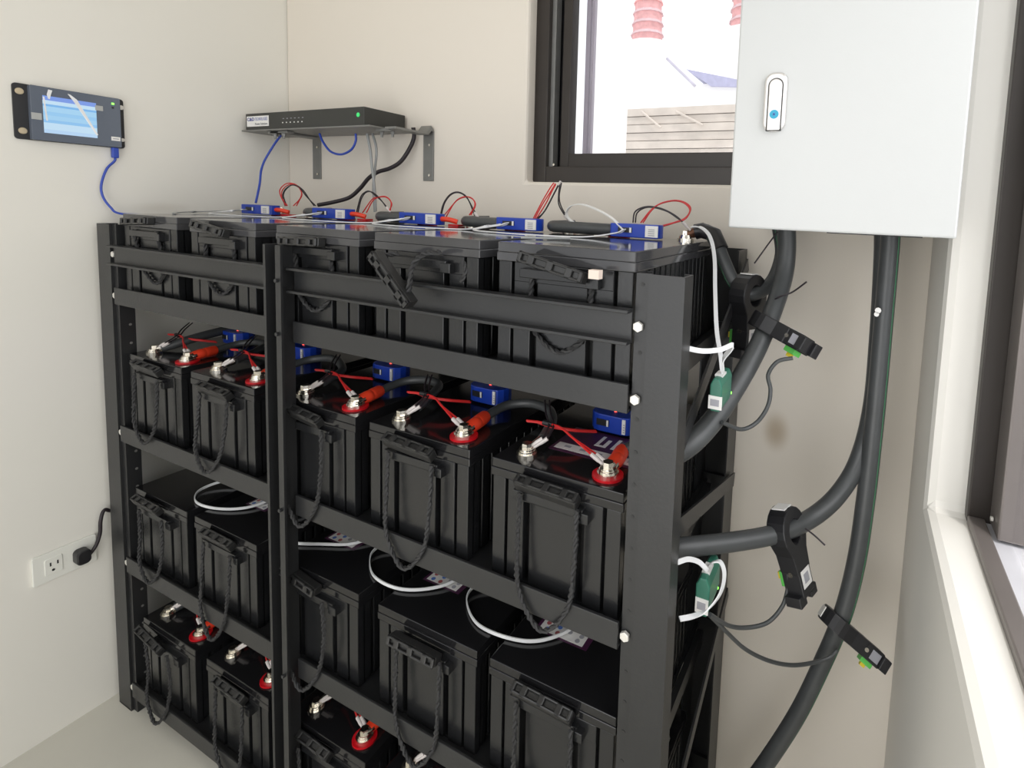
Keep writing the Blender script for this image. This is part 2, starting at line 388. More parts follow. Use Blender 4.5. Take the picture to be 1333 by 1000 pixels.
# ================================================================== THE BATTERY RACK
S = [1.1158 - .3474 * i for i in range(4)]           # shelf bolt heights, top to bottom
rack = thing('battery_rack', 'black steel four shelf battery rack against the back wall', 'rack', (.75, .24, 0))
def channel(x_edge, sgn, name='post', y0=-.004, dep=.037, web=.05, strip=.02, t=.003, top=1.29):
    # outer edge at x_edge, opening to the back; sgn=+1 web runs towards +x
    e = x_edge; a = lambda q: e + sgn * q
    out = [(a(0), y0 + dep), (a(0), y0), (a(web), y0), (a(web), y0 + .006), (a(web + strip), y0 + .006), (a(web + strip), y0 + dep), (a(web + strip - .012), y0 + dep)]
    inn = [(a(web + strip - .012), y0 + dep - t), (a(web + strip - t), y0 + dep - t), (a(web + strip - t), y0 + .006 + t), (a(web - t), y0 + .006 + t), (a(web - t), y0 + t), (a(t), y0 + t), (a(t), y0 + dep - t), (a(.012), y0 + dep - t), (a(.012), y0 + dep)]
    mb = MB().prism(out + inn, XYZ, 0.0, top)
    return mb.build(name, 'rack', rack)
pl = channel(-.006, 1, web=.060, strip=.018); pr = channel(1.512, -1)
for (x, y0, y1) in ((0.0, .46, .498), (1.425, .415, .498)):
    MB().box(x, x + .068, y1 - .003, y1, 0, 1.30).box(x, x + .003, y0, y1, 0, 1.30).box(x + .065, x + .068, y0, y1, 0, 1.30).build('post', 'rack', rack)
cx0, cx1, cx2, cx3 = .690, .697, .726, .741
MB().box(cx0, cx1, -.030, .004, 0.02, 1.283).box(cx1, cx2, .000, .004, 0.02, 1.283).box(cx2, cx2 + .004, -.030, .004, 0.02, 1.283).box(cx2 + .004, cx3, -.030, -.026, .02, 1.283).build('centre_post', 'rack', rack)
MB().box(.668, .713, .46, .498, 0, 1.29).build('post', 'rack', rack)
for x in (.0, 1.462):
    MB().box(x, x + .05, -.004, .03, 0, .004).build('foot_plate', 'rack', rack)
zr = 1.2173
bays = ((.073, .690), (.741, 1.4405))
for i, (x0, x1) in enumerate(bays):
    MB().box(x0, x1, -.004, 0, zr - .024, zr + .024).box(x0, x1, -.020, -.004, zr + .019, zr + .024).box(x0, x1, -.020, -.004, zr - .024, zr - .019).build('guard_rail', 'rack', rack, bevel=.001)
    for s in S:
        mb = MB().box(x0, x1, -.008, -.003, s - .020, s + .021).box(x0, x1, -.003, .012, s - .020, s - .016)
        mb.build('shelf_rail', 'rack', rack, bevel=.001)
for s in S:
    MB().box(.075, 1.437, .004, .495, s + .001, s + .004).build('shelf_plate', 'rack', rack)
    MB().box(.0, 1.49, .487, .495, s - .02, s + .021).build('back_rail', 'rack', rack)
    for x in (.065, 1.441):
        MB().box(x, x + .012, .035, .46, s - .022, s + .012).build('side_rail', 'rack', rack)
def hexbolt(p, ax, r=.0075, parent=rack, m='bolt'):
    mb = MB().tube([V(p), V(p) + V(ax) * .006], r, 6); return mb.build('bolt', m, parent, bevel=.0008)
for z in [zr] + S:
    hexbolt((.064, .001, z), (0, -1, 0)); hexbolt((1.449, .001, z), (0, -1, 0))
for z in (zr, S[0], S[1], S[2]):
    hexbolt((.733, -.030, z), (0, -1, 0), .004, m='rack')
# hole pattern along the posts
hm = MB()
for k in range(26):
    z = .10 + k * .047
    if min(abs(z - q) for q in S + [zr]) < .02: continue
    hm.disc((1.4515, .0021, z), (0, -1, 0), .003, .0006, 8)
hm.build('bolt_hole', 'hole', rack)['kind'] = 'stuff'
hm2 = MB()
for k in range(26):
    z = .10 + k * .047
    hm2.disc((.0721, .022, z), (1, 0, 0), .0032, .0006, 8)
hm2.build('bolt_hole', 'zinc', rack)['kind'] = 'stuff'
def brace(p0, p1, wd=.028, t=.004):
    p0, p1 = V(p0), V(p1); d = (p1 - p0).normalized(); nn = V((1, 0, 0)); e = d.cross(nn) * wd / 2; mb = MB()
    vs = [p0 + e, p1 + e, p1 - e, p0 - e]; mb.add(vs + [v + nn * t for v in vs], [(0, 3, 2, 1), (4, 5, 6, 7), (0, 1, 5, 4), (1, 2, 6, 5), (2, 3, 7, 6), (3, 0, 4, 7)])
    return mb.build('cross_brace', 'rack', rack)
for (za, zb) in ((1.03, 1.27), (.36, .54)):
    brace((1.5, .03, za), (1.5, .465, zb))
brace((1.498, .03, .92), (1.498, .465, .80))

# ================================================================== BATTERIES
BW, BD, BH, LH = .2336, .3966, .1977, .0288
def case_mesh():
    mb = MB(); hw = BW / 2 - .0035; zt = BH - LH
    mb.box(-hw + .006, hw - .006, .016, BD - .004, 0, zt + .005)
    fx = lambda f: -hw + f * 2 * hw
    for a, b in ((0, .105), (.128, .262), (.312, .688), (.738, .872), (.895, 1)):
        mb.box(fx(a), fx(b), .0015, .018, .003, zt)
    mb.box(fx(.128) + .0003, fx(.872) - .0003, .0010, .0175, zt - .030, zt - .0005)
    mb.box(fx(0), fx(1), .006, .018, 0, .005)
    # ledge that carries the rope
    mb.box(fx(.20), fx(.745), -.009, .003, zt - .022, zt - .008); mb.box(fx(.70), fx(.79), -.011, .003, zt - .028, zt - .012)
    n = 15
    for k in range(n):
        y0 = .014 + k * (BD - .024) / n; y1 = y0 + (BD - .024) / n * .72
        mb.box(hw - .008, hw, y0, y1, .004, zt); mb.box(-hw, -hw + .008, y0, y1, .004, zt)
    return mb.mesh('case', 'case')
def lid_mesh(m):
    mb = MB(); z0 = BH - LH; h = BW / 2
    mb.box(-h, h, 0, BD, z0, z0 + LH * .47).box(-h + .0009, h - .0009, .0009, BD - .0009, z0 + LH * .47, BH)
    return mb.mesh('lid', m)
def bar_mesh():
    mb = MB(); L, hh = .0545, .0085
    mb.box(-L, L, -.006, .011, -hh, hh)
    mb.box(-L, L, -.011, -.006, hh - .0045, hh).box(-L, L, -.011, -.006, -hh, -hh + .0045)
    for a, b in ((-L, -L + .007), (-.038, -.026), (-.006, .006), (.026, .038), (L - .007, L)): mb.box(a, b, -.011, -.006, -hh, hh)
    return mb.mesh('handle_bar', 'grip')
ME = dict(case=case_mesh(), lid=lid_mesh('lid'), dlid=lid_mesh('dust'), bar=bar_mesh())
def term_meshes():
    a = MB().disc((0, 0, 0), (0, 0, 1), .017, .004, 20).disc((0, 0, .004), (0, 0, 1), .014, .004, 18).mesh('terminal_pad', 'steel')
    r = MB().disc((0, 0, -.0005), (0, 0, 1), .024, .0045, 24).mesh('red_washer', 'redpad')
    b = MB().disc((0, 0, .008), (0, 0, 1), .0125, .003, 18).tube([V((0, 0, .011)), V((0, 0, .019))], .0085, 6).mesh('terminal_bolt', 'steel')
    return a, r, b
PADM, REDM, TBOLT = term_meshes()
# cell position inside each shelf (centre x), shelf by shelf
X0 = [.2016, .4856, .7835, 1.0536, 1.3202]
XO = [[0, 0, 0, 0, 0], [-.003, -.016, -.012, -.014, -.003], [.0, -.02, -.006, .008, .0], [.015, .010, .010, .012, .004]]
ROW = ['top', 'second', 'third', 'bottom']; COL = ['leftmost', 'second from left', 'middle', 'second from right', 'rightmost']
# handle bar: (dx, dz, roll deg, out, rope depth, rope sway) ; None = default
HB = {
 (0, 0): (-.02, .012, 3, 0, .125, .03), (0, 1): (.0, .010, -8, .008, .16, .0), (0, 2): (-.015, .0, 2, .004, .155, .0),
 (0, 3): None, (0, 4): (.004, -.002, -12, .014, .155, .0),
 (1, 0): (0, .010, -2, 0, .15, .0), (1, 1): (0, .004, -2, 0, .16, -.02), (1, 2): (-.01, .012, -6, .004, .19, -.01), (1, 3): (.0, .010, -3, .002, .185, -.004), (1, 4): (.0, .004, -2, 0, .19, .0),
 (2, 0): (-.02, .012, -2, .004, .16, -.01), (2, 1): (.0, .010, -1, 0, .205, -.015), (2, 2): (-.03, .016, -9, .004, .19, -.02), (2, 3): (.0, -.002, -1, .010, .20, .0), (2, 4): (.0, .006, -2, 0, .18, .0),
 (3, 0): (-.045, .0, -10, .006, .185, -.02), (3, 1): (.0, .004, -2, 0, .18, .0), (3, 2): (-.02, .010, -3, 0, .16, .0), (3, 3): (0, .004, -2, 0, .16, 0), (3, 4): (0, .004, -2, 0, .16, 0)}
LAB = {
 (0, 0): 'black battery on the top shelf beside the left wall', (0, 1): 'black battery on the top shelf with tilted handle left of the centre post',
 (0, 2): 'black battery on the top shelf just right of the centre post', (0, 3): 'black battery on the top shelf whose loose handle hangs diagonally',
 (0, 4): 'black battery on the top shelf with pulled out handle and pale tag, at right post',
 (1, 0): 'open terminal black battery on the second shelf beside the left wall', (1, 1): 'open terminal black battery on the second shelf left of the centre post',
 (1, 2): 'open terminal black battery on the second shelf just right of the centre post', (1, 3): 'open terminal black battery on the second shelf, second from the right post',
 (1, 4): 'open terminal black battery with purple and white top label beside the right post',
 (2, 0): 'black battery on the third shelf beside the left wall', (2, 1): 'black battery on the third shelf with a bright reflective front left of centre post',
 (2, 2): 'black battery on the third shelf just right of the centre post', (2, 3): 'black battery on the third shelf with slotted handle, second from right post',
 (2, 4): 'black battery on the third shelf with colourful symbol label beside the right post',
 (3, 0): 'black battery on the bottom shelf beside the left wall with sagging handle', (3, 1): 'black battery on the bottom shelf left of the centre post',
 (3, 2): 'black battery on the bottom shelf just right of the centre post', (3, 3): 'black battery on the bottom shelf, second from the right post', (3, 4): 'black battery on the bottom shelf behind the right post'}
TERM = {}
for i in range(4):
    for j in range(5):
        cx = X0[j] + XO[i][j]; bz = S[i] + .004; by = .0099
        b = thing('battery', LAB[i, j], 'battery', (cx, by, bz), 'black lead acid batteries on the rack')
        child('case', ME['case'], b, bevel=.0012)
        child('lid', ME['dlid' if i == 0 else 'lid'], b, bevel=.0014)
        front = i in (1, 3)
        for sgn, pol in ((-1, 'negative'), (1, 'positive')):
            if not front: sx = -sgn
            else: sx = sgn
            ty = .036 if front else BD - .036
            tx = sx * .0735
            TERM[i, j, pol] = V((cx + tx, by + ty, bz + BH))
            if pol == 'positive':
                rw_ = child('red_washer', REDM, b, (tx, ty, BH))
            p = child('terminal', PADM, b, (tx, ty, BH + (.004 if pol == 'positive' else 0)))
            child('bolt', TBOLT, p)
        # handle
        hb = HB[i, j]; zt = BH - LH
        off = V((cx, by, bz))
        if hb:
            dx, dz, roll, out, dep, sway = hb
            flat = i in (1, 3) or (i == 2 and j in (0, 1, 4))
            h = child('handle_bar', ME['bar'], b, (dx - .006, -.010 - out, zt + dz + .002), bevel=.0022); h.rotation_euler = (math.radians(-62 if flat else (-14 if out > .005 else -5)), math.radians(-roll), 0)
            xs0, xs1 = -.050, .050
            y0 = -.016; ytop = zt - .016
            pts = [(xs0 + dx * .5, y0, ytop + .01), (xs0 + sway * .3, y0 - .003, ytop - dep * .35), (xs0 * .85 + sway * .8, y0 - .007, ytop - dep * .75), (sway, y0 - .009, ytop - dep), (xs1 * .85 + sway * .8, y0 - .007, ytop - dep * .75), (xs1 + sway * .3, y0 - .003, ytop - dep * .35), (xs1 + dx * .5, y0, ytop + .01)]
            if i == 0:
                k_ = .112 / dep; pts = [(p[0], -.0035, ytop + (p[2] - ytop) * k_) for p in pts]
            rp = child('rope', MB().rope(cr(pts, 9), .0044).mesh('rope', 'rope', smooth=True), b)
# the loose handle of the fourth top battery hangs in front of the guard rail
def find_b(i, j):
    k = [o for o in C.objects if o.get('label') == LAB[i, j]]; return k[0]
b4 = find_b(0, 3)
ha = atY(496, 343, -.045); hb_ = atY(525, 384, -.045); d = (hb_ - ha).normalized(); mid = (ha + hb_) / 2
o = child('handle_bar', ME['bar'], b4, mid - b4.location, bevel=.0012); ang = math.atan2(-d.z, d.x); o.rotation_euler = (0, ang, 0)
rpts = [hb_ + V((0, .006, .0)), atY(533, 372, -.04), atY(538, 345, -.022), atY(552, 331, -.016), atY(573, 328, -.016)]
MB().rope(cr(rpts, 10), .0044).build('rope', 'rope', b4, True)
rpts = [ha + V((0, .004, 0)), atY(500, 333, -.03), atY(518, 330, -.012)]
MB().rope(cr(rpts, 8), .0044).build('rope', 'rope', b4, True)
rpts = [atY(602, 338, -.012), atY(606, 352, -.014), atY(601, 367, -.012)]
MB().rope(cr(rpts, 8), .0035).build('rope', 'rope', b4, True)
# paper tag on the handle of the rightmost top battery
b5 = find_b(0, 4)
c0, c1 = atY(767, 351, -.022), atY(780, 364, -.022)
MB().box(c0.x, c1.x, -.024, -.012, c1.z, c0.z).build('paper_tag', 'pink', b5)
# purple and white sticker on the rightmost second shelf battery
bs = find_b(1, 4); zt2 = S[1] + .004 + BH
lb = MB().box(1.262, 1.425, .082, .180, zt2 - .0003, zt2 + .0006).build('top_label', 'purple', bs)
MB().box(1.268, 1.423, .090, .112, zt2 + .0003, zt2 + .0009).build('white_band', 'paper', lb)
pm = MB()
for k in range(5):
    x = 1.283 + k * .029; pm.box(x, x + .012, .098, .105, zt2 + .0008, zt2 + .0011)
pm.build('small_print', 'greyink', lb)
lm_ = MB()
for k, x in enumerate((1.325, 1.355, 1.385, 1.412)):
    lm_.box(x, x + .021, .128, .134, zt2 + .0003, zt2 + .0009).box(x, x + .006, .134, .168, zt2 + .0003, zt2 + .0009).box(x + .014, x + .021, .134, .158, zt2 + .0003, zt2 + .0009)
    if k % 2: lm_.box(x + .006, x + .014, .146, .152, zt2 + .0003, zt2 + .0009)
lm_.build('white_lettering', 'paper', lb)
# warning stickers with symbols on the third shelf
zt3 = S[2] + .004 + BH
LX = {0: (.150, .195, .108), 1: (.405, .462, .100), 2: (.690, .765, .100), 3: (.975, 1.050, .103), 4: (1.242, 1.330, .100)}
for j, (xa, xb, ya) in LX.items():
    bt = find_b(2, j)
    if j == 0: xa, xb, ya = .225, .300, .17
    rl = MB().box(xa - .006, xb + .01, ya - .004, ya + .034, zt3 - .0003, zt3 + .0004).build('label_border', 'purple', bt)
    st_ = MB().box(xa, xb, ya, ya + .026, zt3, zt3 + .0007).build('symbol_sticker', 'paper', bt)
    pos = [('redink', .12, .75), ('blueink', .16, .25), ('blueink', .38, .75), ('redink', .40, .25), ('greyink', .62, .7), ('greyink', .85, .28), ('greyink', .88, .72)]
    for mtl, fx_, fy_ in pos:
        MB().disc((xa + fx_ * (xb - xa), ya + fy_ * .026, zt3 + .0007), (0, 0, 1), .0044, .0003, 12).build('safety_symbol', mtl, st_)

# ================================================================== CABLES AND SENSORS
def sensor(c, wd, hgt, dep, label, led=True, leds='led_red', group='blue battery monitor modules', rnd=.35):
    # rounded clip-on module around the cable; c = centre of base
    c = V(c); o = thing('battery_monitor', label, 'sensor', c, group); poly = []
    r = dep * .48
    for sx, a0 in ((1, -90), (-1, 90)):
        for k in range(7):
            a = math.radians(a0 + k * 30); poly.append((c.x + sx * (wd / 2 - r * rnd) + r * rnd * math.cos(a) * 1.0, c.y + dep / 2 * math.sin(a)))
    body = MB().prism(poly, XYZ, c.z, c.z + hgt).build('housing', 'blue', o, bevel=.0018)
    yf = c.y - dep / 2
    MB().box(c.x - wd * .30, c.x - wd * .02, yf - .0012, yf + .004, c.z + hgt * .36, c.z + hgt * .72).build('socket', 'black', o)
    MB().box(c.x - wd * .07, c.x - wd * .03, yf - .002, yf + .004, c.z + hgt * .36, c.z + hgt * .72).build('socket_latch', 'paper', o)
    lab = MB().box(c.x + wd * (.24 if rnd < .5 else .27), c.x + wd * (.48 if rnd < .5 else .34), yf - .0010, yf + .002, c.z + hgt * .1, c.z + hgt * .92).build('label', 'paper', o)
    pm = MB()
    for k in range(4): pm.box(c.x + wd * .30, c.x + wd * (.42 if rnd < .5 else .33), yf - .0014, yf, c.z + hgt * (.2 + .14 * k), c.z + hgt * (.26 + .14 * k))
    pm.build('small_print', 'greyink', lab)
    if led: MB().disc((c.x, c.y - .002, c.z + hgt), (0, 0, 1), .0026, .0012, 10).build('indicator_light', leds, o)
    return o
def lead(parent, name, pts, material, r=.0017, n=8): return MB().tube(cr(pts, n), r, 6).build(name, material, parent, True)
def lug(parent, p0, p1):                                   # clear crimp sleeve + ring tongue at p1
    p0, p1 = V(p0), V(p1); m_ = p0.lerp(p1, .5)
    MB().tube([p0, m_], .0036, 8).tube([m_, p1], [.0030, .0024], 8).build('crimp_lug', 'clear', parent, True)

# --- top shelf
zt1 = S[0] + .004 + BH
names_t = ['at the left end of the top row', 'second from left on the top row', 'on the middle of the top row', 'second from right on the top row', 'at the right end of the top row']
TS = [(.103, .31, .135), (.410, .315, .135), (.728, .315, .125), (1.019, .315, .112), (1.304, .31, .108)]
T_OBJ = []
for k, (x, y, wd) in enumerate(TS):
    T_OBJ.append(sensor((x, y + .018, zt1 + .002), wd, .027, .036, 'blue monitor module with white label ' + names_t[k], led=False))
# thick black link sleeves leading left out of the modules to the neighbour battery
for k in range(1, 5):
    x, y, wd = TS[k]; ex = {1: .275, 2: .56, 3: .845, 4: 1.09}[k]
    y += .018
    pts = [(x - wd / 2 + .02, y, zt1 + .0145), (x - wd / 2 - .03, y, zt1 + .0145), (ex + .04, y + .002, zt1 + .0145), (ex + .008, y + .016, zt1 + .0145), (ex + .004, y + .045, zt1 + .0145), (ex + .03, y + .075, zt1 + .016)]
    lk = thing('battery_link_cable', 'thick black link cable entering the blue module ' + names_t[k], 'cable', (ex, y, zt1), 'battery link cables of the top row')
    MB().tube(cr(pts, 8), .0125, 12).build('sheath', 'cable', lk, True)
    # red heat shrink end on the far side of the previous module
for k in range(0, 5):
    x, y, wd = TS[k]
    if k > 2: continue
    y += .02; xr = x + wd / 2
    bt = thing('terminal_boot', 'red boot right of the blue module ' + names_t[k], 'terminal boot', (xr + .02, y, zt1), 'red boots of the top row')
    MB().tube(cr([(xr - .004, y, zt1 + .017), (xr + .018, y + .004, zt1 + .016), (xr + .036, y + .014, zt1 + .011)], 5), .0062, 10).build('sleeve', 'boot', bt, True)
    MB().box(xr + .014, xr + .045, y + .006, y + .03, zt1 + .0005, zt1 + .005).build('pad', 'redpad', bt)
# red and black sense leads looping up behind the modules
Yl = .365
def loop(k, nm, pix, material, r=.0016, Y=Yl, off=V((0, 0, 0))): lead(T_OBJ[k], nm, [atY(px, py, Y) + off for px, py in pix], material, r)
L_ = [
 (0, 'red_lead', [(372, 268), (365, 254), (365, 246), (373, 239), (384, 240), (392, 248), (391, 258), (382, 268)], 'red'),
 (0, 'red_lead', [(374, 268), (367, 256), (368, 247), (376, 240.5), (386, 241), (393, 252), (389, 262), (386, 268)], 'red'),
 (0, 'black_lead', [(371, 268), (368, 256), (371, 247), (380, 241), (390, 245), (400, 257), (411, 268)], 'thin'),
 (0, 'black_lead', [(373, 268), (369, 254), (374, 245), (383, 240.5), (394, 247), (403, 260), (409, 268)], 'thin'),
 (1, 'black_lead', [(464, 277), (469, 258), (474, 251), (481, 249), (490, 256), (498, 263), (506, 273)], 'thin'),
 (1, 'black_lead', [(466, 277), (470, 260), (476, 251), (484, 250), (494, 258), (503, 270)], 'thin'),
 (1, 'red_lead', [(472, 277), (484, 260), (491, 257), (502, 256), (509, 263), (508, 274)], 'red'),
 (1, 'red_lead', [(477, 277), (485, 262), (493, 257), (503, 257), (510, 265), (507, 274)], 'red'),
 (2, 'black_lead', [(573, 282), (577, 266), (585, 254), (595, 250), (605, 254), (611, 263), (618, 281)], 'thin'),
 (2, 'black_lead', [(574, 282), (579, 264), (588, 253), (598, 251), (608, 258), (616, 272), (623, 283)], 'thin'),
 (2, 'red_lead', [(577, 282), (590, 266), (597, 259), (607, 256), (616, 260), (618, 268), (611, 280)], 'red'),
 (2, 'red_lead', [(581, 282), (591, 265), (600, 258), (612, 257), (619, 266), (613, 280)], 'red'),
 (3, 'red_lead', [(694, 285), (706, 262), (716, 245), (721, 238)], 'red'),
 (3, 'red_lead', [(696, 285), (705, 268), (717, 249), (723, 239)], 'red'),
 (3, 'red_lead', [(698, 285), (710, 266), (719, 248), (723.5, 240)], 'red'),
 (3, 'black_lead', [(697, 286), (708, 276), (719, 256), (727, 240)], 'thin'),
 (3, 'black_lead', [(700, 286), (711, 272), (722, 251), (728, 240)], 'thin'),
 (3, 'black_lead', [(729, 238), (727, 255), (728, 268), (738, 285)], 'thin'),
 (3, 'black_lead', [(731, 238), (728, 256), (731, 270), (741, 286)], 'thin'),
 (4, 'black_lead', [(824, 290), (826, 277), (834, 271), (846, 269), (862, 272), (878, 280), (889, 289)], 'thin'),
 (4, 'black_lead', [(827, 290), (829, 278), (838, 271), (850, 270), (868, 275), (882, 284), (890, 290)], 'thin'),
 (4, 'red_lead', [(834, 290), (846, 275), (858, 266), (876, 261.5), (890, 264), (898, 273), (893, 283), (880, 289), (858, 295)], 'red'),
 (4, 'red_lead', [(837, 290), (848, 274), (860, 265), (878, 261), (892, 264), (899, 272), (892, 285), (878, 290), (858, 296)], 'red'),
]
for k, nm, pix, material in L_: loop(k, nm, pix, material)
for k, a, b in ((1, (503, 270), (508, 276)), (2, (618, 277), (624, 285)), (3, (735, 281), (743, 289)), (4, (889, 289), (899, 300))):
    lug(T_OBJ[k], atY(*a, Yl), atY(*b, Yl))
MB().tube([atY(727, 241, Yl), atY(730, 236, Yl)], .003, 8).build('joint_cap', 'clear', T_OBJ[3], True)
# lug and thick cable at the back right battery
# white flat ribbon cables between the modules
def ribbon_cable(label, pts, side=(0, 1, 0), wd=.007, material='white', group='white flat cables between the modules', n=10):
    p = cr(pts, n); c = V(pts[0])
    return tag(MB().ribbon(p, wd, .002, side).build('flat_cable', material, off=c), label, 'cable', group)
for k in range(4, 0, -1):
    x1, y1, w1_ = TS[k]; x0, y0, w0_ = TS[k - 1]
    a = V((x1 - w1_ * .16, y1 - .001, zt1 + .016)); b = V((x0 - w0_ * .20, y0 - .001, zt1 + .014))
    pts = [a, a + V((-.008, -.035, -.006)), a + V((-.05, -.085, -.0135)), (x1 - .16, y1 - .12, zt1 + .0022), (x0 + w0_ * .3, y0 - .12, zt1 + .0022), (x0 - .03, y0 - .10, zt1 + .003), b + V((-.030, -.03, -.006)), b + V((-.010, -.008, 0))]
    ribbon_cable('white flat cable leading left from the module ' + names_t[k], pts)
ribbon_cable('grey white flat cable from the leftmost blue module to the left wall', [(TS[0][0] - .03, .306, zt1 + .014), (.03, .27, zt1 + .008), (-.0, .20, zt1 + .003), (.05, .14, zt1 + .002), (.12, .10, zt1 + .002)], material='greyc')
a5 = V((TS[4][0] - .02, TS[4][1] - .001, zt1 + .017))
ribbon_cable('pale flat cable arching up over the thick link to the rightmost blue module',
             [atY(748, 291, .36), atY(739, 283, .355), atY(738, 275, .35), atY(744, 268, .345), atY(757, 266, .34), atY(775, 272, .33), atY(795, 283, .318), a5], side=(0.2, 1, .2), material='paper')
# thin pen-like clip on the rightmost lid
pc = atY(752, 319.5, .12); 
tag(MB().tube([(1.195, .085, zt1 + .003), (1.235, .12, zt1 + .003), (1.262, .135, zt1 + .004)], .0022, 6).build('cable_tie', 'greyc', off=V((1.22, .1, zt1))), 'thin grey cable tie lying on the rightmost top battery lid', 'cable tie')

# --- second shelf
z2 = zt2
S2x = [.185, .455, .755, 1.035, 1.318]
n2 = ['beside the left wall', 'left of the centre post', 'just right of the centre post', 'second from the right post', 'beside the right post']
def series(i, zt, sx, sy, rowname, led=True):
    for j in range(5):
        pos = TERM[i, j, 'positive']; neg = TERM[i, j, 'negative']
        s_ = sensor((sx[j] + .012, sy, zt + .004), .088, .032, .052, 'blue module with red light on the %s shelf, %s' % (rowname, n2[j]), led, group='blue modules of the lower shelves', rnd=.85)
        # sense leads
        O = lambda b_, *o_: [b_ + V(t) for t in o_]
        for q in (0, 1):
            e = V((.007 * q, .004 * q, .001)); tw = V((0, .002 * q, -.002 * q))
            a = pos + V((-.004, .003, .011)) + e; c_ = pos + V((-.034, .010, .021)) + e
            lead(s_, 'red_lead', [c_] + O(pos, (-.077, .029, .031)) + O(pos + tw, (-.112, .044, .037), (-.149, .045, .037), (-.179, .045, .034)), 'red', .0019)
            lead(s_, 'red_lead', O(pos + tw * 1.6, (-.160, .047, .036), (-.138, .054, .030), (-.100, .066, .027), (-.072, .100, .018)), 'red', .0019)
            lug(s_, c_, a)
            a = neg + V((.001, .003, .009)) + e; c_ = neg + V((.020, .015, .024)) + e
            lead(s_, 'black_lead', [c_] + O(neg + e, (.016, .040, .036), (-.004, .062, .046), (-.024, .090, .056)), 'thin', .0017); lug(s_, c_, a)
        MB().tube(O(pos, (-.128, .046, .037), (-.146, .047, .037)), .0048, 8).build('splice_sleeve', 'black', s_, True)
        # link: red boot on this positive, arcs to the next negative
        cname = 'black link cable with red boot, %s shelf, %s' % (rowname, n2[j])
        lk = thing('battery_link_cable', cname, 'cable', pos, 'link cables of the lower shelves')
        p0 = pos + V((.003, .008, .011)); p1 = pos + V((.003, .016, .013)); p2 = pos + V((-.004, .062, .014))
        MB().tube([pos + V((0, .004, .0105)), p0, p1], [.009, .0085, .0085], 10).build('copper_lug', 'steel', lk, True)
        MB().tube(cr([p1 - V((.003, .006, .001)), p1.lerp(p2, .3), p1.lerp(p2, .45), p1.lerp(p2, .7), p2], 4), [.0105, .011, .0115, .0122, .0122, .0118, .0112, .0116, .0122, .0122, .0124, .0124, .0122, .0122, .0122, .012, .0115][:17], 14).build('red_boot', 'boot', lk, True)
        if j < 4:
            ng = TERM[i, j + 1, 'negative']
            pts = [p1.lerp(p2, .9)] + O(pos, (.007, .112, .021), (.046, .134, .026), (.092, .126, .026)) + O(ng, (-.008, .092, .024), (.004, .055, .019), (.010, .030, .016))
            MB().tube(cr(pts, 8), .0085, 12).build('sheath', 'cable', lk, True)
            MB().tube([ng + V((.0095, .029, .0155)), ng + V((.004, .010, .010)), ng + V((0, .0, .009))], [.0075, .0065, .007], 10).build('copper_lug', 'steel', lk, True)
        else:
            pts = [p1.lerp(p2, .9), p2 + V((.02, .03, .006)), p2 + V((.035, .10, .01)), p2 + V((.03, .2, .012))]
            MB().tube(cr(pts, 8), .0105, 12).build('sheath', 'cable', lk, True)
        if j == 0:
            ln = thing('battery_link_cable', 'black cable ending on the %s shelf terminal beside the left wall' % rowname, 'cable', neg, 'link cables of the lower shelves')
            MB().tube(cr([neg + V((.006, .012, .010)), neg + V((.022, .05, .02)), neg + V((.03, .11, .03)), neg + V((.03, .25, .04))], 6), .0115, 12).build('sheath', 'cable', ln, True)
            MB().tube([neg + V((0, .002, .009)), neg + V((.007, .015, .011))], .008, 10).build('copper_lug', 'steel', ln, True)
series(1, z2, S2x, .205, 'second')
series(3, S[3] + .004 + BH, [x + .03 for x in S2x], .21, 'bottom', True)

# --- third shelf: white flat cables bowing out over the lids
z3 = zt3
arcs = [('white flat cable bowing over the third shelf left of the centre post', [(.315, .16, z3 + .02), (.262, .115, z3 + .012), (.252, .070, z3 + .006), (.300, .040, z3 + .005), (.372, .048, z3 + .005), (.430, .085, z3 + .006), (.452, .15, z3 + .010)]),
        ('white flat cable crossing the third shelf right beside the centre post', [(.560, .16, z3 + .02), (.540, .10, z3 + .012), (.570, .060, z3 + .006), (.640, .048, z3 + .005), (.705, .075, z3 + .005), (.760, .105, z3 + .006), (.79, .15, z3 + .010)]),
        ('white flat cable bowing over the second gap of the third shelf', [(.850, .16, z3 + .02), (.825, .120, z3 + .012), (.832, .090, z3 + .007), (.885, .055, z3 + .005), (.960, .055, z3 + .005), (1.020, .095, z3 + .006), (1.045, .15, z3 + .010)]),
        ('white flat cable bowing over the third shelf nearest the right post', [(1.110, .16, z3 + .02), (1.082, .120, z3 + .012), (1.092, .085, z3 + .007), (1.150, .052, z3 + .005), (1.235, .060, z3 + .005), (1.285, .098, z3 + .006), (1.315, .16, z3 + .010)])]
for lab_, pts in arcs: ribbon_cable(lab_, pts, side=(0, 0, 1), wd=.006, group='white flat cables of the third shelf', n=9)

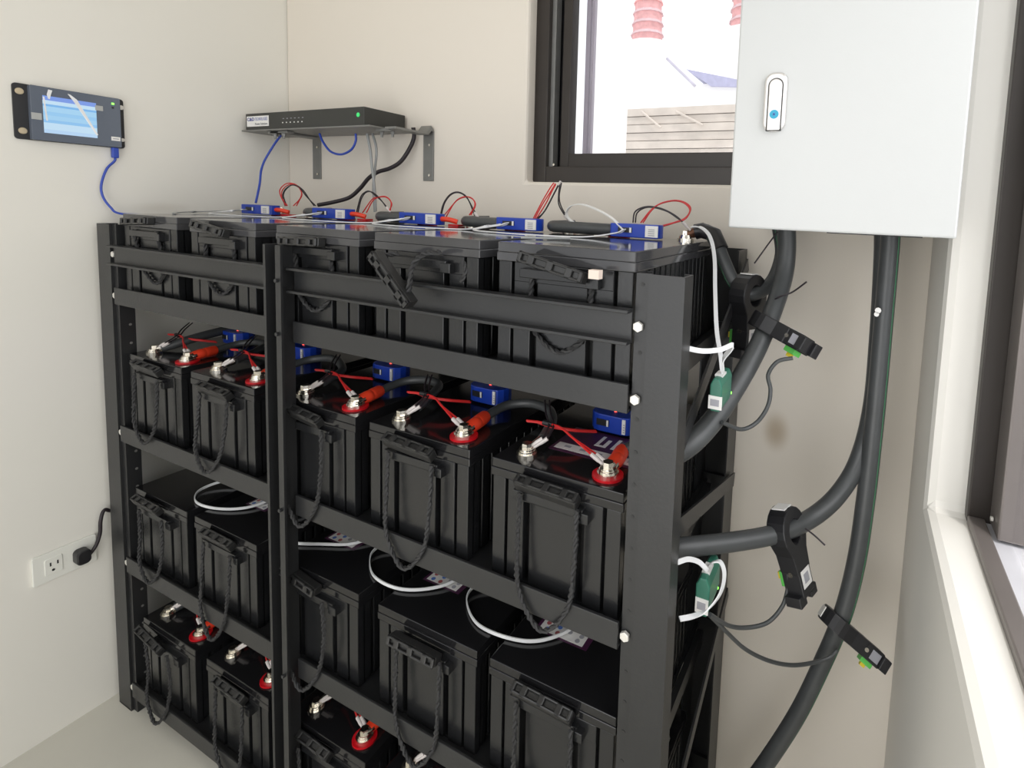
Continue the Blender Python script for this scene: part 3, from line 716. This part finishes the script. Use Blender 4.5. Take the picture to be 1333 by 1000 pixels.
# ================================================================== WALL MONITOR (left wall)
mon = thing('wall_monitor', 'dark wall mounted touch screen monitor lit blue on the left wall', 'monitor', (XL, -.025, 1.545))
x0 = XL + .0005
def rr_poly(a0, a1, b0, b1, r, n=4):
    out = []
    for cx_, cy_, st_a in ((a1 - r, b1 - r, 0), (a0 + r, b1 - r, 90), (a0 + r, b0 + r, 180), (a1 - r, b0 + r, 270)):
        for k in range(n + 1):
            a = math.radians(st_a + 90 * k / n); out.append((cx_ + r * math.cos(a), cy_ + r * math.sin(a)))
    return out
MB().prism(rr_poly(-.127, .072, 1.481, 1.606, .007), YZX, x0, x0 + .004).build('back_plate', 'black', mon)
bzl = MB().prism(rr_poly(-.103, .060, 1.482, 1.605, .003), YZX, x0 + .004, x0 + .018).build('bezel', 'bezel', mon, bevel=.001)
xs = x0 + .018
MB().box(xs, xs + .0008, -.083, .012, 1.500, 1.585).build('screen', 'screen', mon, off=None)
# screen material reads world heights, so bake the part at the origin of heights
scr = [o for o in mon.children if o.name.startswith('screen')][0]
scr.data.transform(Matrix.Translation(world_off(mon))); scr.location = -world_off(mon)
def strip(parent, name, pts, wd, material, x): MB().ribbon([V((x, a, b)) for a, b in pts], wd, .0008, (0, .4, .9)).build(name, material, parent)
xf = xs + .0016
MB().add([(xf, -.040, 1.597), (xf, -.035, 1.596), (xf + .002, -.024, 1.586), (xf + .001, .013, 1.508), (xf, .010, 1.506), (xf + .002, -.030, 1.580)], [(0, 1, 2, 5), (5, 2, 3, 4)]).build('film_fold', 'film', mon)
MB().add([(xf, -.073, 1.600), (xf, -.066, 1.599), (xf, -.069, 1.588), (xf, -.071, 1.578), (xf, -.074, 1.579), (xf, -.076, 1.588)], [(0, 1, 2, 3, 4, 5)]).build('film_bubble', 'film', mon)
MB().add([(xf, -.083, 1.582), (xf, -.080, 1.582), (xf, -.076, 1.528), (xf, -.079, 1.528)], [(0, 1, 2, 3)]).build('film_edge', 'film', mon)
MB().box(xs, xs + .001, -.103, -.086, 1.528, 1.543).build('tape_tab', 'tape', mon)
MB().box(xs, xs + .001, .010, .025, 1.568, 1.580).build('tape_tab', 'tape', mon)
for ya, za, m_ in ((-.116, 1.588, 'brass'), (-.114, 1.500, 'brass')):
    MB().disc((x0 + .004, ya, za), (1, 0, 0), .0075, .003, 16).build('screw', m_, mon, bevel=.001)
MB().disc((x0 + .004, .066, 1.585), (1, 0, 0), .0058, .003, 16).build('screw', 'bolt', mon)
MB().disc((x0 + .004, .067, 1.503), (1, 0, 0), .0045, .003, 12).build('screw', 'bolt', mon)
MB().box(xs, xs + .001, .0425, .0475, 1.588, 1.592).build('indicator_light', 'led_green', mon)
MB().box(xs, xs + .001, .0425, .0465, 1.578, 1.582).build('indicator_light', 'hole', mon)
sl = MB().box(xs, xs + .001, .039, .057, 1.498, 1.508).build('name_sticker', 'paper', mon)
MB().box(xs + .0008, xs + .0012, .042, .054, 1.502, 1.504).build('small_print', 'greyink', sl)
# blue network cable of the monitor
nc = thing('network_cable', 'blue network cable hanging from the wall monitor to the rack', 'cable', (XL + .012, .05, 1.45), 'blue network cables')
xm = XL + .012
MB().box(xm - .006, xm + .006, .041, .054, 1.455, 1.481).build('plug_boot', 'bluewire', nc, bevel=.002)
pts = [V((xm, .0475, 1.458)), V((xm, .046, 1.447)), atX(139, 220, xm), atX(132, 240, xm + .002), atX(134, 256, xm + .004), atX(144, 270, xm + .010), atX(156, 278, xm + .02), V((.02, .10, zt1 - .01)), V((.03, .12, zt1 - .05))]
MB().tube(cr(pts, 8), .0028, 8).build('cord', 'bluewire', nc, True)

# ================================================================== NETWORK BOX ON ITS SHELF (back wall)
sh = thing('wall_shelf', 'grey steel bracket shelf on the back wall under the black box', 'shelf', (.27, YB, 1.55))
MB().box(-.036, .515, .361, .500, 1.5675, 1.5715).build('shelf_board', 'zinc', sh)
for xa, xb in ((.086, .124), (.560, .598)):
    arm = MB(); pr_ = [(YB - .004, 1.434), (YB, 1.434), (YB, 1.575), (YB - .012, 1.588), (YB - .03, 1.5665), (YB - .14, 1.5665), (YB - .14, 1.5605), (YB - .022, 1.5605), (YB - .010, 1.575), (YB - .004, 1.57)]
    if xa < .5: pr_ = [(YB - .004, 1.434), (YB, 1.434), (YB, 1.5665), (YB - .14, 1.5665), (YB - .14, 1.5605), (YB - .004, 1.5605)]
    arm.prism(pr_, YZX, xa, xb).build('bracket', 'zinc', sh, bevel=.001)
    for zz in (1.45, 1.535): MB().disc(((xa + xb) / 2 + .006, YB - .004, zz), (0, -1, 0), .0035, .003, 10).build('screw', 'steel', sh)
MB().box(.50, .575, .395, .425, 1.560, 1.5665).build('bracket_arm', 'zinc', sh)
for xx, yy in ((.505, .41), (.545, .41), (.095, .38), (.135, .38)):
    MB().cyl((xx, yy, 1.5665), (xx, yy, 1.553), .006, 6).cyl((xx, yy, 1.553), (xx, yy, 1.545), .0035, 8).build('bolt', 'zinc', sh)
MB().box(.075, .165, .37, .392, 1.5605, 1.5665).build('bracket_arm', 'zinc', sh)
box = thing('network_box', 'flat black network box with white maker label on the wall shelf', 'network device', (.245, .43, 1.5715))
MB().box(-.013, .496, .36, .500, 1.5715, 1.6195).build('enclosure', 'router', box, bevel=.0012)
lb = MB().box(-.006, .098, .3588, .3604, 1.5805, 1.6110).build('maker_label', 'paper', box)
lettering(lb, 'C&D', .0135, 'navy', (.014, .3583, 1.6015), (1, 0, 0), (0, 0, 1), .0004, .036)
lettering(lb, 'TECHNOLOGIES', .0130, 'lilac', (.064, .3583, 1.6015), (1, 0, 0), (0, 0, 1), .0002, .058)
lettering(lb, 'Power Solutions', .0090, 'ink', (.064, .3583, 1.5875), (1, 0, 0), (0, 0, 1), .0001, .058)
for k in range(6):
    MB().box(.160 + k * .017, .164 + k * .017, .3590, .3604, 1.5865, 1.5895).build('indicator_light', 'paper', box)
    MB().box(.162 + k * .017, .168 + k * .017, .3594, .3604, 1.5985, 1.6005).build('small_print', 'greyink', box)
MB().disc((.474, .3602, 1.5985), (0, -1, 0), .0060, .001, 16).build('power_light', 'green_dot', box)
Yn = .43
def cord(name, label, pix, r, material, Y=Yn, cat='cable', group=None, n=8, ys=None):
    P = [atY(px, py, (ys[k] if ys else Y)) for k, (px, py) in enumerate(pix)]
    return tag(MB().tube(cr(P, n), r, 10).build(name, material, None, True, off=P[-1]), label, cat, group)
cord('network_cable', 'blue network cable from the network box down to the leftmost module', [(366, 176), (357, 188), (345, 208), (340, 222), (338, 240), (333, 264)], .0032, 'bluewire', group='blue network cables', ys=[.40, .40, .385, .37, .355, .33])
cord('network_cable', 'blue network cable looping below the network box', [(416, 174), (420, 184), (430, 197), (444, 201), (457, 195), (463, 184), (463, 174)], .0032, 'bluewire', Y=.41, group='blue network cables')
cord('grey_cable', 'grey cable dropping from the network box, left of the pair', [(478, 174), (482, 195), (484, 215), (487, 240), (489, 275)], .0038, 'greyc', Y=.42)
cord('grey_cable', 'grey cable dropping from the network box, right of the pair', [(485, 174), (490, 195), (488, 222), (486, 245), (488, 276)], .0034, 'greyc', Y=.435)
cord('black_cable', 'black supply cable snaking from the network box down to the batteries', [(538, 166), (539, 178), (534, 192), (522, 210), (508, 219), (492, 224), (480, 232), (469, 245), (455, 257), (435, 263), (414, 267)], .0058, 'thin', ys=[.49, .495, .49, .48, .47, .46, .455, .45, .44, .42, .40])

# ================================================================== WALL OUTLET (left wall)
ot = thing('wall_outlet', 'ivory double wall outlet low on the left wall', 'outlet', (XL, -.085, .444))
MB().prism(rr_poly(-.143, -.024, .408, .481, .004), YZX, XL, XL + .007).build('cover_plate', 'outlet', ot, bevel=.0015)
MB().prism(rr_poly(-.122, -.090, .425, .466, .003), YZX, XL + .006, XL + .009).build('socket', 'outlet', ot, bevel=.0008)
for y_, z_, rr_ in ((-.112, .451, 0), (-.099, .451, 0), (-.1075, .435, 1)):
    (MB().disc((XL + .009, y_, z_), (1, 0, 0), .003, .0006, 10) if rr_ else MB().box(XL + .0088, XL + .0096, y_ - .0014, y_ + .0014, z_ - .0045, z_ + .0045)).build('socket_hole', 'hole', ot)
pg = thing('power_plug', 'black power plug and cord in the left wall outlet', 'plug', (XL + .009, -.055, .444))
MB().prism(rr_poly(-.072, -.044, .426, .462, .010, 5), YZX, XL + .007, XL + .034).build('plug_body', 'black', pg, bevel=.003)
xq = XL + .024
pts = [V((xq, -.046, .440)), atX(112, 727, xq), atX(124, 712, xq), atX(130, 695, xq), atX(131, 678, xq), atX(136, 664, xq - .006), V((XL + .012, .012, .53)), V((XL + .01, .06, .56))]
MB().tube(cr(pts, 8), .0042, 10).build('cord', 'thin', pg, True)

# ================================================================== WHITE CABINET (back wall)
cz0, cz1 = 1.352, 1.90
cb = thing('electrical_cabinet', 'white steel wall cabinet with a recessed handle, right of the window', 'cabinet', (1.67, YB, cz0))
body = MB().box(1.519, 1.829, .222, YB, cz0 + .002, cz1)
body.build('cabinet_body', 'cab', cb, bevel=.002)
dr = MB().box(1.5165, 1.8315, .200, .2205, cz0, cz1 + .003).build('door', 'cab', cb, bevel=.003)
hp = rr_poly(1.5615, 1.5955, 1.502, 1.591, .014, 6)
MB().prism(hp, XZY, .193, .2005).build('handle_plate', 'chrome', dr, bevel=.003)
MB().prism([(1.569, 1.504), (1.5885, 1.504)] + [(1.57875 + .00975 * math.cos(math.radians(a)), 1.571 + .00975 * math.sin(math.radians(a))) for a in range(0, 181, 20)], XZY, .1905, .196).build('handle_lever', 'chrome', dr, bevel=.0012)
MB().prism([(1.5675, 1.503), (1.590, 1.503)] + [(1.57875 + .01125 * math.cos(math.radians(a)), 1.571 + .01125 * math.sin(math.radians(a))) for a in range(0, 181, 20)], XZY, .1926, .196).build('lever_gap', 'hole', dr)
MB().disc((1.579, .1906, 1.5275), (0, -1, 0), .0068, .0008, 20).build('push_button_badge', 'teal', dr)
MB().box(1.5782, 1.5798, .1893, .1900, 1.5250, 1.5300).box(1.5770, 1.5810, .1893, .1900, 1.5268, 1.5282).build('badge_mark', 'blueink', dr)
MB().box(1.66, 1.80, .30, .44, cz0 - .004, cz0 + .004).build('gland_plate', 'black', cb)

# ================================================================== THICK CABLES BELOW THE CABINET
def thick(label, pts, r=.0155, line=None, n=9):
    p = cr(pts, n); o = thing('power_cable', label, 'cable', V(pts[0]), 'thick black power cables below the cabinet')
    MB().tube(p, r, 14).build('sheath', 'cable', o, True)
    if line:
        q = [a + V(line) * r * .97 for a in p]; MB().tube(q, .0015, 6).build('green_stripe', 'green_line', o, True)
    return o
A_ = lambda px, py, Y: atY(px, py, Y)
thick('thick black cable curving from the cabinet down behind the right rack post', [A_(1024, 296, .36), A_(1024, 330, .36), A_(1019, 365, .345), A_(1004, 410, .30), A_(985, 455, .25), A_(960, 500, .20), A_(930, 545, .145), A_(900, 577, .10), A_(865, 600, .075)], .0165)
thick('thick black cable from the cabinet through the ring sensor up to the top battery', [A_(1014, 296, .40), A_(1018, 330, .405), A_(1008, 362, .39), A_(992, 378, .37), A_(972, 383, .35), A_(955, 368, .345), A_(942, 340, .35), A_(932, 315, .36), A_(922, 302, .372), A_(912, 300, .376)], .0135, line=(-.4, -.8, -.35))
thick('thick black cable from the cabinet down to the floor through the lowest sensor', [A_(1160, 297, .36), A_(1157, 340, .36), A_(1150, 420, .355), A_(1143, 500, .35), A_(1135, 580, .345), A_(1127, 650, .34), A_(1115, 730, .335), A_(1097, 800, .33), A_(1070, 865, .33), A_(1035, 935, .33), A_(985, 1010, .335), A_(930, 1080, .34)], .0155, line=(.8, -.55, 0))
thick('thick black cable from the cabinet swinging left into the rack through the middle sensor', [A_(1150, 297, .39), A_(1149, 340, .39), A_(1144, 430, .385), A_(1135, 530, .37), A_(1117, 600, .35), A_(1090, 645, .32), A_(1055, 675, .28), A_(1010, 695, .22), A_(950, 706, .16), A_(885, 713, .105), A_(840, 716, .09)], .0150)
ml = thing('terminal_lug', 'copper lug of the thick cable on the back corner of the top battery', 'lug', TERM[0, 4, 'negative'] + V((0, 0, .01)))
tp = TERM[0, 4, 'negative']
MB().tube([tp + V((-.002, 0, .012)), tp + V((.008, .002, .013)), A_(906, 302, .372)], [.008, .009, .011], 10).build('lug_barrel', 'copper', ml, True)
MB().tube([A_(905, 302, .37), A_(914, 300, .372), A_(930, 306, .365), A_(938, 325, .352)], .0155, 12).build('tape_wrap', 'black', ml, True)

# ring current sensors
def ring_sensor(label, c, tip_dir, axis, s=1.0, plug_side=1, sticker=True, th=.032, edge=False):
    c = V(c); X = V(axis).normalized(); Zd = V(tip_dir); Zd = (Zd - X * Zd.dot(X)).normalized(); Yd = X.cross(Zd)   # X ring axis, Zd towards the foot, Yd sideways
    F = lambda a, b, t: c + Yd * (a * s) + Zd * (b * s) + X * (t * s)
    o = thing('ring_current_sensor', label, 'sensor', c, 'black ring current sensors on the thick cables')
    R, ri, hw, L, n = .037, .0185, .024, .108, 20
    outer = []; inner = []
    for k in range(n):                                # outline goes around the hole
        a = 2 * math.pi * k / n + math.pi / 2; ca, sa = math.cos(a), math.sin(a)
        inner.append((ri * ca, ri * sa))
        x, y = R * ca, R * sa
        if sa > .05 and abs(ca) < .98:                # the half towards the foot grows into the block
            q = max(abs(ca) / hw, sa / .062); x, y = ca / q, sa / q
            if (x * x + y * y) ** .5 < R: x, y = R * ca, R * sa
        outer.append((x, y))
    mb = MB(); vs = []
    for t in (-th / 2, th / 2): vs += [F(x, y, t) for x, y in outer] + [F(x, y, t) for x, y in inner]
    fs = []
    for k in range(n):
        j = (k + 1) % n; fs += [(k, j, n + j, n + k), (2 * n + k, 3 * n + k, 3 * n + j, 2 * n + j), (k, 2 * n + k, 2 * n + j, j), (n + k, n + j, 3 * n + j, 3 * n + k)]
    mb.add(vs, fs); mb.build('ring_body', 'black', o, bevel=.002)
    mtx = Matrix((Yd * s, Zd * s, X * s)).transposed().to_4x4(); mtx.translation = c
    MB().box(-hw * .8, hw * .8, .055, L - .012, -th / 2, th / 2, mtx).build('block', 'black', o, bevel=.002)
    ft = MB().box(-hw * 1.25, -hw * .35, L - .016, L, -th * .42, th * .42, mtx).box(hw * .35, hw * 1.25, L - .016, L, -th * .42, th * .42, mtx).box(-hw * .5, hw * .5, L - .018, L - .008, -th * .42, th * .42, mtx)
    ft.build('mounting_foot', 'black', o, bevel=.0015)
    MB().box(-.011, .011, .064, .088, -th / 2 - .010, -th / 2 + .002, mtx).build('terminal_plug', 'plug', o, bevel=.001)
    MB().box(-.004, .004, .070, .080, -th / 2 - .017, -th / 2 - .009, mtx).build('yellow_wire_end', 'yellow', o)
    for q in (-1, 1):
        MB().disc(F(q * (hw * .8 - .001), .062, 0), Yd * q, .0042 * s, .0025 * s, 10).build('screw', 'steel', o)
        MB().box(min(q * hw * .8, q * (hw * .8 + .001)), max(q * hw * .8, q * (hw * .8 + .001)), .072, .090, -th * .3, th * .3, mtx).build('side_plate', 'greyink', o) if edge else None
    MB().box(-.012, .012, -R - .0008, -R + .001, -th * .36, th * .36, mtx).build('rim_sticker', 'paper', o)
    if sticker:
        for sgn in (1,):
            t0, t1 = sorted((sgn * th / 2, sgn * (th / 2 + .0006)))
            lb_ = MB().box(-hw * .6, hw * .6, .058, .084, t0, t1, mtx).build('barcode_label', 'paper', o)
            MB().box(-hw * .35, hw * .3, .064, .078, min(t0, t1 + sgn * .0004), max(t0, t1 + (sgn * .0004 if sgn > 0 else 0)), mtx).build('small_print', 'greyink', lb_)
    return o, F
def edge_on(c, ax):
    v = (c - CAM).normalized(); ax = V(ax); return ax - v * ax.dot(v) * .92
P1 = A_(974, 384, .352)
r1, F1 = ring_sensor('ring sensor hanging upright beside the right rack post', P1, (-.12, .0, -1), (.80, -.32, .02), 1.08)
P2 = A_(1000, 424, .285)
r2, F2 = ring_sensor('tilted black sensor seen edge on, nearest the cabinet', P2, A_(1060, 470, .22) - P2, edge_on(P2, (.35, .45, .82)), .88, edge=True)
P3 = A_(1024, 690, .24)
r3, F3 = ring_sensor('ring sensor tilted on the cable that swings left into the rack', P3, A_(1046, 755, .23) - P3, (.80, -.27, .28), 1.02)
P4 = A_(1090, 812, .33)
r4, F4 = ring_sensor('lowest black sensor on the cable that runs to the floor', P4, A_(1118, 868, .315) - P4, edge_on(P4, (.35, 0, .9)), .84, sticker=False, edge=True)
def zip_tie(label, pts):
    P = [A_(*p) for p in pts]; return tag(MB().tube(cr(P, 6), .0015, 6).build('zip_tie', 'thin', None, True, off=P[0]), label, 'cable tie', 'black zip tie tails')
zip_tie('thin zip tie tail sticking out just below the cabinet', [(1012, 302, .35), (1000, 318, .34), (982, 343, .33)])
zip_tie('thin zip tie tail pointing right beside the upper sensors', [(1000, 394, .31), (1016, 386, .30), (1032, 380, .30), (1050, 367, .29)])
zip_tie('thin zip tie tail below the middle ring sensor', [(1048, 688, .24), (1060, 697, .235), (1074, 710, .23)])
MB().disc(A_(1143, 404, .332), (0, -1, 0), .005, .004, 8)
tag(MB().disc(A_(1143, 404, .338), (0, -1, 0), .005, .003, 8).disc(A_(1141, 409, .338), (0, -1, 0), .004, .003, 8).build('paint_fleck', 'paper', off=A_(1143, 404, .338)), 'cream paint fleck stuck on the thick floor cable', 'paint fleck')

# green modules hanging on the rack side
def green_module(label, pxc, pyc, X, s=1.0):
    c = atX(pxc, pyc, X); o = thing('green_converter', label, 'module', c - V((0, 0, .04 * s)), 'green converter modules on the rack side')
    poly = [(-.012, -.040), (.012, -.040), (.016, -.022), (.016, .024), (.008, .040), (-.008, .040), (-.016, .024), (-.016, -.022)]
    MB().prism([(c.x + p * s * .9, c.z + q * s) for p, q in poly], XZY, c.y - .026, c.y + .040).build('housing', 'sgreen', o, bevel=.002)
    lb_ = MB().box(c.x - .010, c.x + .010, c.y - .0268, c.y - .025, c.z - .034 * s, c.z - .002 * s).build('label', 'paper', o)
    MB().box(c.x - .007, c.x + .006, c.y - .0272, c.y - .026, c.z - .026 * s, c.z - .010 * s).build('small_print', 'greyink', lb_)
    MB().box(c.x - .006, c.x + .006, c.y - .012, c.y + .012, c.z + .038 * s, c.z + .043 * s).build('socket', 'paper', o)
    MB().disc((c.x + .0145, c.y + .012, c.z - .005), (1, 0, 0), .002, .0008, 8).build('indicator_light', 'led_green', o)
    return o, c
g1, gc1 = green_module('upper green module with a paper label beside the right rack post', 937, 508, 1.537, .62)
g2, gc2 = green_module('lower green module with a paper label beside the right rack post', 920, 764, 1.537, .74)
ribbon_cable('white flat cable dropping from the top battery corner to the upper green module', [A_(900, 296, .35), A_(912, 296, .345), A_(924, 308, .33), A_(930, 335, .31), A_(931, 380, .27), A_(933, 430, .20), A_(938, 462, .15), gc1 + V((0, .01, .026))], side=(1, .3, 0), wd=.007)
ribbon_cable('white flat cable from the right post looping to the upper green module', [A_(893, 453, .03), A_(915, 457, .05), A_(938, 455, .08), A_(953, 449, .10), A_(951, 455, .105), A_(942, 467, .11), gc1 + V((.002, .0, .026))], side=(0, .2, 1), wd=.007)
ribbon_cable('white flat cable curling from the right post to the lower green module', [A_(882, 732, .03), A_(896, 728, .05), A_(910, 732, .07), A_(920, 742, .08), gc2 + V((0, -.004, .031))], side=(.3, 1, .3), wd=.007)
ribbon_cable('white flat cable bowing in a wide loop around the lower green module', [gc2 + V((0, .008, .031)), A_(928, 732, .10), A_(938, 732, .10), A_(943, 748, .095), A_(938, 772, .085), A_(922, 793, .07), A_(903, 802, .05), A_(885, 806, .03)], side=(.4, 1, 0), wd=.007)
cord('sensor_lead', 'thin dark lead curving from the tilted sensor to the upper green module', [(1016, 466, .20), (1006, 474, .2), (1000, 490, .2), (1002, 508, .2), (999, 530, .2), (985, 550, .2), (965, 560, .2), (940, 550, .2)] and [(1032, 466), (1012, 471), (1000, 488), (1003, 508), (999, 530), (985, 550), (965, 559), (940, 550)], .0033, 'cable', ys=[.215, .21, .21, .21, .2, .19, .17, .13])
cord('sensor_lead', 'thin dark lead from the middle ring sensor to the lower green module', [(1026, 745), (1025, 768), (1018, 790), (1000, 810), (975, 817), (950, 815), (924, 800)], .0033, 'cable', ys=[.22, .22, .21, .2, .18, .15, .10])
cord('sensor_lead', 'thin dark lead from the lowest sensor to the lower green module', [(1090, 846), (1080, 856), (1058, 863), (1030, 866), (1000, 860), (970, 845), (945, 822), (924, 801)], .0033, 'cable', ys=[.31, .30, .28, .25, .22, .19, .15, .10])
